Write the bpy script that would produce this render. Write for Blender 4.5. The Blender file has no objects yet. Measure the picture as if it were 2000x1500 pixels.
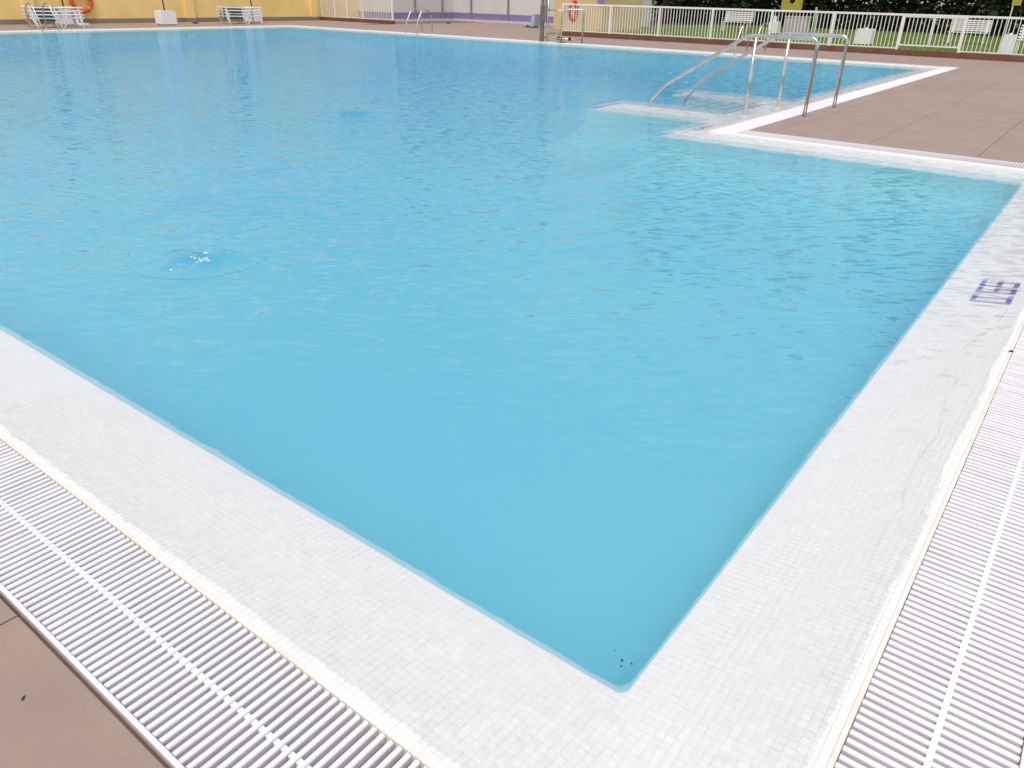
import bpy, bmesh, math, random
from mathutils import Vector, Matrix, noise

# ------------------------------------------------------------------ camera, sky, sun, exposure
scene = bpy.context.scene
COL = scene.collection
R = math.radians
EYE = Vector((0.0, 0.0, 1.6))
YAW, PITCH, ROLL, FPX = R(36.892), R(27.267), R(1.3133), 1479.6
_fh = Vector((math.cos(YAW), math.sin(YAW), 0))
_f = _fh * math.cos(PITCH) - Vector((0, 0, 1)) * math.sin(PITCH)
_r = _f.cross(Vector((0, 0, 1))).normalized()
_u = _r.cross(_f)
CR = _r * math.cos(ROLL) + _u * math.sin(ROLL)
CU = -_r * math.sin(ROLL) + _u * math.cos(ROLL)
cam_d = bpy.data.cameras.new('camera')
cam_d.sensor_width = 36.0
cam_d.lens = 36.0 * FPX / 2000.0
cam_d.clip_start = 0.05
cam_d.clip_end = 2000.0
cam = bpy.data.objects.new('camera', cam_d)
COL.objects.link(cam)
cam.matrix_world = Matrix(((CR.x, CU.x, -_f.x, EYE.x), (CR.y, CU.y, -_f.y, EYE.y), (CR.z, CU.z, -_f.z, EYE.z), (0, 0, 0, 1)))
scene.camera = cam

SUN_EL, SUN_AZ = R(62), R(206)          # direction the light comes from, azimuth from +X
world = bpy.data.worlds.new('World')
scene.world = world
world.use_nodes = True
wt = world.node_tree
for n in list(wt.nodes):
    wt.nodes.remove(n)
w_out = wt.nodes.new('ShaderNodeOutputWorld')
w_bg = wt.nodes.new('ShaderNodeBackground')
w_bg.inputs['Strength'].default_value = 0.10
sky = wt.nodes.new('ShaderNodeTexSky')
sky.sky_type = 'NISHITA'
sky.sun_disc = False
sky.sun_elevation = SUN_EL
sky.sun_rotation = math.pi / 2 - SUN_AZ
sky.air_density = 1.0
sky.dust_density = 1.2
w_tc = wt.nodes.new('ShaderNodeTexCoord')
w_map = wt.nodes.new('ShaderNodeMapping')
w_map.inputs['Scale'].default_value = (1.0, 1.0, 2.2)
w_no = wt.nodes.new('ShaderNodeTexNoise')
w_no.inputs['Scale'].default_value = 2.3
w_no.inputs['Detail'].default_value = 7.0
w_no.inputs['Roughness'].default_value = 0.56
w_ra = wt.nodes.new('ShaderNodeValToRGB')
w_ra.color_ramp.elements[0].position = 0.30
w_ra.color_ramp.elements[0].color = (0.12, 0.12, 0.12, 1)
w_ra.color_ramp.elements[1].position = 0.66
w_ra.color_ramp.elements[1].color = (0.70, 0.70, 0.70, 1)
w_mx = wt.nodes.new('ShaderNodeMixRGB')
w_mx.inputs[2].default_value = (9.0, 8.85, 8.8, 1)      # cloud layer in the sky's own units
wt.links.new(w_tc.outputs['Generated'], w_map.inputs['Vector'])
wt.links.new(w_map.outputs[0], w_no.inputs['Vector'])
wt.links.new(w_no.outputs['Fac'], w_ra.inputs[0])
wt.links.new(w_ra.outputs[0], w_mx.inputs[0])
wt.links.new(sky.outputs[0], w_mx.inputs[1])
wt.links.new(w_mx.outputs[0], w_bg.inputs['Color'])
wt.links.new(w_bg.outputs[0], w_out.inputs['Surface'])

sun_d = bpy.data.lights.new('sun', 'SUN')
sun_d.energy = 1.5
sun_d.angle = R(36)
sun_d.color = (1.0, 0.92, 0.82)
sun = bpy.data.objects.new('sun', sun_d)
COL.objects.link(sun)
_sd = Vector((math.cos(SUN_EL) * math.cos(SUN_AZ), math.cos(SUN_EL) * math.sin(SUN_AZ), math.sin(SUN_EL)))
sun.rotation_euler = _sd.to_track_quat('Z', 'Y').to_euler()

scene.view_settings.view_transform = 'Standard'
scene.view_settings.look = 'None'
scene.view_settings.gamma = 1.0
scene.view_settings.use_curve_mapping = False
scene.view_settings.exposure = 0.53
scene.render.engine = 'CYCLES'
scene.cycles.use_denoising = True
scene.cycles.max_bounces = 12
scene.cycles.transmission_bounces = 8
scene.cycles.transparent_max_bounces = 16
scene.cycles.blur_glossy = 1.0
scene.cycles.sample_clamp_indirect = 60.0

rnd = random.Random(7)


# ------------------------------------------------------------------ helpers
class MB:
    """collects faces for one mesh"""
    def __init__(self):
        self.v, self.f = [], []

    def poly(self, pts):
        n = len(self.v)
        self.v += [tuple(p) for p in pts]
        self.f.append(tuple(range(n, n + len(pts))))
        return self

    def hexa(self, p):
        n = len(self.v)
        self.v += [tuple(q) for q in p]
        for a in ((3, 2, 1, 0), (4, 5, 6, 7), (0, 1, 5, 4), (1, 2, 6, 5), (2, 3, 7, 6), (3, 0, 4, 7)):
            self.f.append(tuple(n + i for i in a))
        return self

    def box(self, x0, x1, y0, y1, z0, z1):
        return self.hexa([(x0, y0, z0), (x1, y0, z0), (x1, y1, z0), (x0, y1, z0),
                          (x0, y0, z1), (x1, y0, z1), (x1, y1, z1), (x0, y1, z1)])

    def bar(self, a, b, w, h):
        """square bar from a to b, w across, h up"""
        a, b = Vector(a), Vector(b)
        d = (b - a).normalized()
        s = d.cross(Vector((0, 0, 1)))
        if s.length < 1e-4:
            s = Vector((0, 1, 0))
        s.normalize()
        t = s.cross(d).normalized()
        s, t = s * w / 2, t * h / 2
        return self.hexa([a - s - t, a + s - t, a + s + t, a - s + t, b - s - t, b + s - t, b + s + t, b - s + t])

    def tube(self, pts, r, n=8, close=False):
        pts = [Vector(p) for p in pts]
        rs = r if isinstance(r, (list, tuple)) else [r] * len(pts)
        N = len(pts)
        base = len(self.v)
        prev = None
        for i, p in enumerate(pts):
            if close:
                d = pts[(i + 1) % N] - pts[i - 1]
            elif i == 0:
                d = pts[1] - pts[0]
            elif i == N - 1:
                d = pts[-1] - pts[-2]
            else:
                d = (pts[i + 1] - p).normalized() + (p - pts[i - 1]).normalized()
            d.normalize()
            if prev is None:
                s = d.cross(Vector((0, 0, 1)))
                if s.length < 1e-3:
                    s = d.cross(Vector((1, 0, 0)))
            else:
                s = prev - d * prev.dot(d)
            s.normalize()
            prev = s
            t = d.cross(s)
            for k in range(n):
                a = 2 * math.pi * k / n
                self.v.append(tuple(p + (s * math.cos(a) + t * math.sin(a)) * rs[i]))
        for i in range(N if close else N - 1):
            j = (i + 1) % N
            for k in range(n):
                k2 = (k + 1) % n
                self.f.append((base + i * n + k, base + i * n + k2, base + j * n + k2, base + j * n + k))
        if not close:
            self.f.append(tuple(base + k for k in range(n))[::-1])
            self.f.append(tuple(base + (N - 1) * n + k for k in range(n)))
        return self

    def prism(self, prof, axis, a, b):
        """profile [(p,q)] extruded along an axis; 'x': (y,z), 'y': (x,z), 'z': (x,y)"""
        def pt(p, q, t):
            return {'x': (t, p, q), 'y': (p, t, q), 'z': (p, q, t)}[axis]
        n = len(self.v)
        m = len(prof)
        self.v += [pt(p, q, a) for p, q in prof] + [pt(p, q, b) for p, q in prof]
        for i in range(m):
            j = (i + 1) % m
            self.f.append((n + i, n + j, n + m + j, n + m + i))
        self.f.append(tuple(n + i for i in range(m))[::-1])
        self.f.append(tuple(n + m + i for i in range(m)))
        return self

    def mesh(self, name, mat, smooth=False, fix=True):
        me = bpy.data.meshes.new(name)
        me.from_pydata(self.v, [], self.f)
        if fix:
            bm = bmesh.new()
            bm.from_mesh(me)
            bmesh.ops.recalc_face_normals(bm, faces=bm.faces)
            bm.to_mesh(me)
            bm.free()
        if smooth:
            me.polygons.foreach_set('use_smooth', [True] * len(me.polygons))
        if mat:
            me.materials.append(mat)
        return me

    def build(self, name, mat, parent=None, smooth=False, fix=True, loc=None):
        return obj(name, self.mesh(name, mat, smooth, fix), parent, loc)


def obj(name, me, parent=None, loc=None):
    o = bpy.data.objects.new(name, me)
    COL.objects.link(o)
    if parent is not None:
        o.parent = parent
    if loc is not None:
        o.location = loc
    return o


def tag(o, label=None, cat=None, group=None, kind=None):
    if label:
        o['label'] = label
    if cat:
        o['category'] = cat
    if group:
        o['group'] = group
    if kind:
        o['kind'] = kind
    return o


def thing(name, label, cat, loc=(0, 0, 0), rz=0.0, group=None):
    o = bpy.data.objects.new(name, None)
    COL.objects.link(o)
    o.location = loc
    o.rotation_euler = (0, 0, rz)
    o.empty_display_size = 0.2
    return tag(o, label, cat, group)


def copy_tree(o, parent=None):
    c = o.copy()
    COL.objects.link(c)
    c.parent = parent
    for ch in o.children:
        copy_tree(ch, c)
    return c


def arc(c, r, a0, a1, n, ax, ay):
    c, ax, ay = Vector(c), Vector(ax), Vector(ay)
    return [c + ax * (r * math.cos(a0 + (a1 - a0) * i / n)) + ay * (r * math.sin(a0 + (a1 - a0) * i / n)) for i in range(n + 1)]


def rounded(pts, rad, n=5):
    """polyline with rounded corners"""
    pts = [Vector(p) for p in pts]
    out = [pts[0]]
    for i in range(1, len(pts) - 1):
        p = pts[i]
        a = (pts[i - 1] - p)
        b = (pts[i + 1] - p)
        k = min(rad, a.length * 0.49, b.length * 0.49)
        A, B = p + a.normalized() * k, p + b.normalized() * k
        for j in range(n + 1):
            t = j / n
            out.append(A * (1 - t) ** 2 + p * 2 * t * (1 - t) + B * t * t)
    out.append(pts[-1])
    return out


# ------------------------------------------------------------------ materials
def mat_new(name):
    m = bpy.data.materials.new(name)
    m.use_nodes = True
    t = m.node_tree
    b = t.nodes['Principled BSDF']
    return m, t, b


def simple(name, col, rough=0.5, metal=0.0, var=0.0, scale=8.0, bump=0.0, spec=None, col2=None, objrand=0.0):
    m, t, b = mat_new(name)
    b.inputs['Roughness'].default_value = rough
    b.inputs['Metallic'].default_value = metal
    if spec is not None:
        b.inputs['Specular IOR Level'].default_value = spec
    tc = t.nodes.new('ShaderNodeTexCoord')
    geo = t.nodes.new('ShaderNodeNewGeometry')
    no = t.nodes.new('ShaderNodeTexNoise')
    no.inputs['Scale'].default_value = scale
    no.inputs['Detail'].default_value = 5.0
    t.links.new(geo.outputs['Position'], no.inputs['Vector'])
    mx = t.nodes.new('ShaderNodeMixRGB')
    c2 = col2 if col2 else tuple(max(0, c * (1 - var)) for c in col)
    mx.inputs[1].default_value = (*c2, 1)
    mx.inputs[2].default_value = (*(col if col2 else tuple(min(1, c * (1 + var)) for c in col)), 1)
    rp = t.nodes.new('ShaderNodeValToRGB')
    rp.color_ramp.elements[0].position = 0.32
    rp.color_ramp.elements[1].position = 0.68
    t.links.new(no.outputs['Fac'], rp.inputs[0])
    t.links.new(rp.outputs[0], mx.inputs[0])
    src = mx.outputs[0]
    if objrand > 0:
        oi = t.nodes.new('ShaderNodeObjectInfo')
        mr = t.nodes.new('ShaderNodeMapRange')
        mr.inputs['To Min'].default_value = 1 - objrand
        mr.inputs['To Max'].default_value = 1 + objrand
        t.links.new(oi.outputs['Random'], mr.inputs['Value'])
        hs = t.nodes.new('ShaderNodeHueSaturation')
        t.links.new(mr.outputs[0], hs.inputs['Value'])
        t.links.new(src, hs.inputs['Color'])
        src = hs.outputs[0]
    t.links.new(src, b.inputs['Base Color'])
    if bump > 0:
        n2 = t.nodes.new('ShaderNodeTexNoise')
        n2.inputs['Scale'].default_value = scale * 6
        n2.inputs['Detail'].default_value = 4
        t.links.new(geo.outputs['Position'], n2.inputs['Vector'])
        bp = t.nodes.new('ShaderNodeBump')
        bp.inputs['Strength'].default_value = bump
        bp.inputs['Distance'].default_value = 0.01
        t.links.new(n2.outputs['Fac'], bp.inputs['Height'])
        t.links.new(bp.outputs[0], b.inputs['Normal'])
    return m


M = {}
M['tile'] = simple('white_mosaic', (0.87, 0.85, 0.835), 0.28, var=0.035, scale=30, col2=(0.815, 0.80, 0.79), objrand=0.03)
M['grout'] = simple('tile_grout', (0.82, 0.80, 0.77), 0.8, scale=5, col2=(0.73, 0.73, 0.62))
M['grate'] = simple('white_grate_plastic', (0.80, 0.775, 0.80), 0.38, scale=9, col2=(0.74, 0.715, 0.73), objrand=0.04)
M['rim'] = simple('rim_plastic', (0.82, 0.78, 0.71), 0.45, scale=4, col2=(0.76, 0.67, 0.56))
M['rim_out'] = simple('rim_outer_plastic', (0.80, 0.76, 0.75), 0.45, scale=4, col2=(0.76, 0.68, 0.66))
M['channel'] = simple('channel_floor', (0.50, 0.46, 0.50), 0.5, scale=6, col2=(0.36, 0.33, 0.34))
M['joint'] = simple('deck_joint', (0.20, 0.15, 0.12), 0.9, scale=3, col2=(0.12, 0.085, 0.07))
M['deck'] = simple('deck_slab', (0.330, 0.236, 0.184), 0.62, scale=2.2, col2=(0.288, 0.208, 0.168), bump=0.5, objrand=0.035)
M['steel'] = simple('stainless_steel', (0.62, 0.60, 0.56), 0.22, metal=1.0, scale=3, col2=(0.50, 0.47, 0.42))
M['white_paint'] = simple('white_paint', (0.80, 0.78, 0.74), 0.4, scale=2, col2=(0.74, 0.71, 0.65))
M['white_plastic'] = simple('white_plastic', (0.80, 0.78, 0.78), 0.4, scale=3, col2=(0.74, 0.71, 0.71))
M['kerb'] = simple('brown_kerb', (0.20, 0.075, 0.042), 0.7, scale=2.5, col2=(0.13, 0.048, 0.030), bump=0.3)
M['yellow_wall'] = simple('yellow_render', (0.90, 0.67, 0.28), 0.85, scale=0.9, col2=(0.80, 0.55, 0.19), bump=0.6)
M['cream_wall'] = simple('cream_render', (0.62, 0.47, 0.24), 0.85, scale=0.6, col2=(0.55, 0.42, 0.21), bump=0.4)
M['skirt'] = simple('grey_brown_skirting', (0.30, 0.22, 0.17), 0.8, scale=1.5, col2=(0.23, 0.165, 0.125))
M['white_wall'] = simple('white_render', (0.66, 0.62, 0.59), 0.8, scale=0.7, col2=(0.60, 0.56, 0.53), bump=0.3)
M['violet'] = simple('violet_band', (0.245, 0.19, 0.40), 0.7, scale=1.5, col2=(0.215, 0.165, 0.36))
M['grey_post'] = simple('grey_wall_post', (0.28, 0.235, 0.22), 0.6, scale=2, col2=(0.22, 0.185, 0.17))
M['teal'] = simple('teal_sling', (0.012, 0.10, 0.10), 0.8, scale=6, col2=(0.008, 0.06, 0.065))
M['brown_pole'] = simple('dark_brown_wood', (0.06, 0.032, 0.014), 0.5, scale=6, col2=(0.04, 0.02, 0.01))
M['canvas'] = simple('cream_canvas', (0.60, 0.52, 0.38), 0.9, scale=6, col2=(0.54, 0.46, 0.33))
M['orange'] = simple('orange_buoy', (0.66, 0.085, 0.015), 0.45, scale=4, col2=(0.58, 0.065, 0.012))
M['orange_lt'] = simple('pale_orange_band', (0.74, 0.23, 0.12), 0.5, scale=4, col2=(0.70, 0.2, 0.1))
M['rope'] = simple('rope', (0.62, 0.34, 0.22), 0.8, scale=20, col2=(0.5, 0.27, 0.17))
M['blue_seat'] = simple('pale_blue_plastic', (0.36, 0.47, 0.53), 0.4, scale=3, col2=(0.31, 0.42, 0.49))
M['rubber'] = simple('black_rubber', (0.018, 0.018, 0.018), 0.6, scale=3, col2=(0.012, 0.012, 0.012))
M['lift_post'] = simple('grey_brown_metal', (0.20, 0.17, 0.14), 0.5, metal=0.3, scale=4, col2=(0.13, 0.11, 0.09))
M['bark'] = simple('bark', (0.075, 0.05, 0.035), 0.9, scale=7, col2=(0.04, 0.028, 0.02), bump=0.8)
M['lawn'] = simple('lawn_soil', (0.115, 0.185, 0.014), 0.9, scale=0.9, col2=(0.085, 0.135, 0.012), bump=0.6)
M['blade'] = simple('grass_blade', (0.15, 0.24, 0.02), 0.6, scale=0.7, col2=(0.11, 0.18, 0.016))
M['grey_box'] = simple('grey_white_panel', (0.45, 0.43, 0.38), 0.6, scale=3, col2=(0.40, 0.38, 0.33))
M['yellow_play'] = simple('yellow_playboard', (0.42, 0.36, 0.035), 0.45, scale=3, col2=(0.36, 0.30, 0.03))
M['pale_green'] = simple('pale_green_post', (0.36, 0.46, 0.24), 0.5, scale=3, col2=(0.30, 0.40, 0.2))
M['dirt'] = simple('dark_dirt', (0.045, 0.03, 0.02), 0.9, scale=30, col2=(0.02, 0.015, 0.01))
M['blue_mark'] = simple('violet_blue_tile', (0.105, 0.065, 0.40), 0.3, scale=20, col2=(0.08, 0.048, 0.32))
M['step_blue'] = simple('blue_step_edge', (0.06, 0.10, 0.30), 0.4, scale=10, col2=(0.045, 0.075, 0.24))
M['hair'] = simple('hairline', (0.56, 0.54, 0.52), 0.8, scale=9, col2=(0.76, 0.74, 0.73))
M['soil'] = simple('ground_soil', (0.10, 0.08, 0.05), 0.9, scale=0.3, col2=(0.075, 0.06, 0.035))
M['basin'] = simple('pale_blue_pool_lining', (0.265, 0.625, 0.665), 0.5, scale=0.42, col2=(0.215, 0.585, 0.715))
M['foam'] = simple('foam', (0.80, 0.86, 0.88), 0.3, scale=40, col2=(0.75, 0.82, 0.85))


def tile_sheet_mat():
    """white mosaic with its joints as a pattern, for ledges too far away to pick the tiles apart"""
    m, t, b = mat_new('white_mosaic_far')
    b.inputs['Roughness'].default_value = 0.3
    geo = t.nodes.new('ShaderNodeNewGeometry')
    br = t.nodes.new('ShaderNodeTexBrick')
    br.offset = 0.0
    br.inputs['Scale'].default_value = 1.0
    br.inputs['Brick Width'].default_value = 0.025
    br.inputs['Row Height'].default_value = 0.025
    br.inputs['Mortar Size'].default_value = 0.0011
    br.inputs['Color1'].default_value = (0.86, 0.845, 0.835, 1)
    br.inputs['Color2'].default_value = (0.825, 0.81, 0.80, 1)
    br.inputs['Mortar'].default_value = (0.79, 0.78, 0.74, 1)
    t.links.new(geo.outputs['Position'], br.inputs['Vector'])
    t.links.new(br.outputs['Color'], b.inputs['Base Color'])
    return m


M['tile_far'] = tile_sheet_mat()


def leaf_mat(name, col, col2):
    m, t, b = mat_new(name)
    b.inputs['Roughness'].default_value = 0.6
    geo = t.nodes.new('ShaderNodeNewGeometry')
    mx = t.nodes.new('ShaderNodeMixRGB')
    mx.inputs[1].default_value = (*col, 1)
    mx.inputs[2].default_value = (*col2, 1)
    t.links.new(geo.outputs['Random Per Island'], mx.inputs[0])
    t.links.new(mx.outputs[0], b.inputs['Base Color'])
    return m


M['leaf'] = leaf_mat('dark_leaf', (0.016, 0.028, 0.008), (0.045, 0.065, 0.018))


def water_mat():
    m = bpy.data.materials.new('pool_water')
    m.use_nodes = True
    t = m.node_tree
    for n in list(t.nodes):
        t.nodes.remove(n)
    L = t.links.new

    def N(kind):
        return t.nodes.new(kind)

    def math_(op, a, b=None):
        n = N('ShaderNodeMath')
        n.operation = op
        for i, x in enumerate((a, b)):
            if x is None:
                continue
            if isinstance(x, (int, float)):
                n.inputs[i].default_value = x
            else:
                L(x, n.inputs[i])
        return n.outputs[0]
    out = N('ShaderNodeOutputMaterial')
    geo = N('ShaderNodeNewGeometry')

    def ripple(rot, sx, sy, detail, dist, rough=0.5, colour=False):
        vr = N('ShaderNodeVectorRotate')
        vr.rotation_type = 'Z_AXIS'
        vr.inputs['Angle'].default_value = rot
        L(geo.outputs['Position'], vr.inputs['Vector'])
        mp = N('ShaderNodeMapping')
        mp.inputs['Scale'].default_value = (sx, sy, 0.0)
        L(vr.outputs[0], mp.inputs['Vector'])
        no = N('ShaderNodeTexNoise')
        no.inputs['Scale'].default_value = 1.0
        no.inputs['Detail'].default_value = detail
        no.inputs['Roughness'].default_value = rough
        no.inputs['Distortion'].default_value = dist
        L(mp.outputs[0], no.inputs['Vector'])
        return no.outputs['Color' if colour else 'Fac']
    fine = ripple(-YAW + 0.10, 25.0, 7.0, 3.0, 0.3, colour=True)
    mid = ripple(-YAW - 0.25, 11.0, 3.3, 2.0, 0.5, colour=True)
    swell = ripple(0.4, 0.9, 0.6, 1.0, 0.2)
    # how ruffled each stretch of water is: the breeze reaches the right hand side, the near corner lies calm
    calm = ripple(0.2, 0.22, 0.22, 2.0, 0.3)
    sep = N('ShaderNodeSeparateXYZ')
    L(geo.outputs['Position'], sep.inputs[0])
    lin = math_('ADD', math_('MULTIPLY', sep.outputs['X'], 0.085), math_('MULTIPLY', sep.outputs['Y'], -0.004))
    amp = math_('ADD', math_('MULTIPLY', calm, 1.1), math_('ADD', lin, -0.20))
    mr = N('ShaderNodeMapRange')
    mr.inputs['From Min'].default_value = 0.2
    mr.inputs['From Max'].default_value = 0.75
    mr.inputs['To Min'].default_value = 0.5
    mr.inputs['To Max'].default_value = 1.7
    L(amp, mr.inputs['Value'])
    bp = N('ShaderNodeBump')
    bp.inputs['Strength'].default_value = 1.0
    bp.inputs['Distance'].default_value = 1.0
    L(math_('MULTIPLY', swell, 0.010), bp.inputs['Height'])

    def vmath(op, a_, b_):
        n = N('ShaderNodeVectorMath')
        n.operation = op
        for i, x in enumerate((a_, b_)):
            if isinstance(x, tuple):
                n.inputs[i].default_value = x
            else:
                L(x, n.inputs[i])
        return n.outputs[0]

    def slopes(col, su, sv):
        """noise colour -> tilt of the surface; su along the breeze, sv across it"""
        sp_ = N('ShaderNodeSeparateColor')
        L(col, sp_.inputs[0])
        u_ = math_('MULTIPLY', math_('SUBTRACT', sp_.outputs[0], 0.5), su)
        v_ = math_('MULTIPLY', math_('SUBTRACT', sp_.outputs[1], 0.5), sv)
        cu, cv = N('ShaderNodeVectorMath'), N('ShaderNodeVectorMath')
        for c_, d_, k_ in ((cu, (math.cos(YAW), math.sin(YAW), 0), u_), (cv, (-math.sin(YAW), math.cos(YAW), 0), v_)):
            c_.operation = 'SCALE'
            c_.inputs[0].default_value = d_
            L(k_, c_.inputs['Scale'])
        return vmath('ADD', cu.outputs[0], cv.outputs[0])
    tilt = vmath('ADD', slopes(fine, 0.66, 0.24), slopes(mid, 0.34, 0.16))
    sc = N('ShaderNodeVectorMath')
    sc.operation = 'SCALE'
    L(tilt, sc.inputs[0])
    L(mr.outputs[0], sc.inputs['Scale'])
    nn = N('ShaderNodeVectorMath')
    nn.operation = 'NORMALIZE'
    L(vmath('ADD', bp.outputs[0], sc.outputs[0]), nn.inputs[0])
    bp = nn
    ior = math_('SUBTRACT', 1.333, math_('MULTIPLY', geo.outputs['Backfacing'], 1.333 - 0.75))
    fr = N('ShaderNodeFresnel')
    L(ior, fr.inputs['IOR'])
    L(bp.outputs[0], fr.inputs['Normal'])
    tr = N('ShaderNodeBsdfTransparent')
    rf = N('ShaderNodeBsdfRefraction')
    rf.inputs['IOR'].default_value = 1.333
    rf.inputs['Roughness'].default_value = 0.26
    L(bp.outputs[0], rf.inputs['Normal'])
    tx = N('ShaderNodeMixShader')
    tx.inputs[0].default_value = 0.32
    L(tr.outputs[0], tx.inputs[1])
    L(rf.outputs[0], tx.inputs[2])
    go = N('ShaderNodeBsdfGlossy')
    go.inputs['Roughness'].default_value = 0.02
    L(bp.outputs[0], go.inputs['Normal'])
    gl = N('ShaderNodeMixShader')
    # a ruffled surface never mirrors as fully at grazing angles as a flat one
    L(math_('DIVIDE', fr.outputs[0], math_('ADD', 1.0, math_('MULTIPLY', fr.outputs[0], 1.05))), gl.inputs[0])
    L(tx.outputs[0], gl.inputs[1])
    L(go.outputs[0], gl.inputs[2])
    ab = N('ShaderNodeVolumeAbsorption')
    ab.inputs['Color'].default_value = (0.08, 0.735, 0.93, 1)
    ab.inputs['Density'].default_value = 0.22
    L(gl.outputs[0], out.inputs['Surface'])
    L(ab.outputs[0], out.inputs['Volume'])
    return m


M['water'] = water_mat()

# ------------------------------------------------------------------ layout of the pool (metres)
XA, YB, XC, YD, XE, YF = 0.832, 0.10, 10.17, 4.37, 25.6, 33.1      # inner lines of the rim
GW = 0.375                                                          # width of the overflow grate
LW = 0.50                                                           # width of the sloping white ledge
WZ = -0.0075                                                         # water level


def dist_rim(x, y):
    """distance from the rim, inside the L-shaped pool"""
    d = min(x - XA, y - YB, XE - x, YF - y)
    dx, dy = XC - x, y - YD
    if dx >= 0 and dy >= 0:
        k = math.hypot(dx, dy)
        k = max(dx, dy)
    else:
        k = max(dx, dy)
    return min(d, k)


def wob(x, y):  # the stretched noise term shapes water ripple shading into the ledge
    u_ = x * math.cos(YAW) + y * math.sin(YAW)
    v_ = -x * math.sin(YAW) + y * math.cos(YAW)
    return 0.0030 * noise.noise(Vector((x * 1.7, y * 1.7, 0.3))) + 0.0016 * noise.noise(Vector((u_ * 13.0, v_ * 4.0, 2.0)))


def ledge_z(x, y):
    d = max(0.0, dist_rim(x, y))
    k = min(1.0, d / 0.05)
    return -0.003 - 0.135 * d + k * wob(x, y)


# ------------------------------------------------------------------ ground, lawn, deck
g = MB()
X0, X1, Y0, Y1 = XA - GW - 0.01, XE + GW + 0.01, YB - GW - 0.01, YF + GW + 0.01
BIG = 600
for a in ((-BIG, X0, -BIG, BIG), (X1, BIG, -BIG, BIG), (X0, X1, -BIG, Y0), (X0, X1, Y1, BIG), (XC + GW + 0.01, X1, Y0, YD - GW - 0.01)):
    x0, x1, y0, y1 = a
    g.poly([(x0, y0, -0.05), (x1, y0, -0.05), (x1, y1, -0.05), (x0, y1, -0.05)])
tag(g.build('ground', M['soil'], fix=False), kind='structure')

lawn = MB()
nx = 24
lawn.poly([(30.55, -60, -0.004), (130, -60, -0.004), (130, 24, -0.004), (30.55, 24, -0.004)])
tag(lawn.build('lawn', M['lawn'], fix=False), kind='structure')

blades = MB()
for i in range(16000):
    x = 30.7 + 23 * rnd.random() ** 1.3
    y = rnd.uniform(-1.5, 23.5)
    if y > 22 or (y < x * 0.045) or (y > x * 0.70):
        continue
    a = rnd.uniform(0, math.pi)
    w, hh = rnd.uniform(0.012, 0.03), rnd.uniform(0.04, 0.11)
    dx, dy = math.cos(a) * w, math.sin(a) * w
    blades.poly([(x - dx, y - dy, -0.01), (x + dx, y + dy, -0.01), (x + rnd.uniform(-.03, .03), y + rnd.uniform(-.03, .03), hh)])
tag(blades.build('grass', M['blade'], fix=False), 'short green grass on the lawn behind the white fence', 'grass', kind='stuff')

# deck: slabs laid on a joint bed
deck = MB()
for a in ((-3.0, X0 + 0.004, -3.0, 40.2), (X0 + 0.004, X1, -3.0, Y0 + 0.004), (X1 - 0.004, 30.30, -3.0, 38.35), (X0 + 0.004, X1 - 0.004, Y1 - 0.004, 40.2),
          (XC + GW + 0.006, X1 - 0.004, Y0 + 0.004, YD - GW - 0.006), (30.30, 42.0, 20.7, 38.35)):
    x0, x1, y0, y1 = a
    deck.box(x0, x1, y0, y1, -0.045, -0.014)
deck_o = tag(deck.build('deck', M['joint']), kind='structure')
SLAB = 1.24
J = 0.006
slab_cache = {}


def slab(x0, x1, y0, y1):
    w, d = round(x1 - x0, 3), round(y1 - y0, 3)
    if w < 0.03 or d < 0.03:
        return
    if (w, d) not in slab_cache:
        b = MB()
        e = 0.003
        b.prism([(0, -0.03), (w, -0.03), (w, -e), (w - e, 0), (e, 0), (0, -e)], 'y', 0, d)
        slab_cache[(w, d)] = b.mesh('slab', M['deck'])
    o = obj('slab', slab_cache[(w, d)], deck_o, (x0, y0, rnd.uniform(-0.0008, 0.0008)))


def slabs(x0, x1, y0, y1, ox=0.0, oy=0.0, s=SLAB):
    i0, i1 = math.floor((x0 - ox) / s), math.ceil((x1 - ox) / s)
    j0, j1 = math.floor((y0 - oy) / s), math.ceil((y1 - oy) / s)
    for i in range(i0, i1):
        for j in range(j0, j1):
            slab(max(x0, ox + i * s) + J / 2, min(x1, ox + (i + 1) * s) - J / 2, max(y0, oy + j * s) + J / 2, min(y1, oy + (j + 1) * s) - J / 2)


slabs(-1.6, X0 + 0.005, 0.0, 4.5, oy=0.83, ox=X0)
slabs(0.4, 8.0, -1.8, Y0 + 0.005, ox=0.2, oy=Y0)
slabs(XC + GW + 0.005, XE + GW, -1.4, YD - GW - 0.005, ox=10.55, oy=1.20)
slabs(XE + GW + 0.005, 30.28, -1.4, 33.45, ox=10.55, oy=1.20)
slabs(9.4, 32.9, YF + GW + 0.005, 38.3, ox=10.55, oy=1.20)
slabs(30.32, 39.9, 20.75, 32.4, ox=10.55, oy=1.20)

# ------------------------------------------------------------------ pool basin, ledge, water
def inset_poly(d):
    return [(XA + d, YB + d), (XC - d, YB + d), (XC - d, YD + d), (XE - d, YD + d), (XE - d, YF - d), (XA + d, YF - d)]


def floor_z(x, y):
    return -0.72


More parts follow.
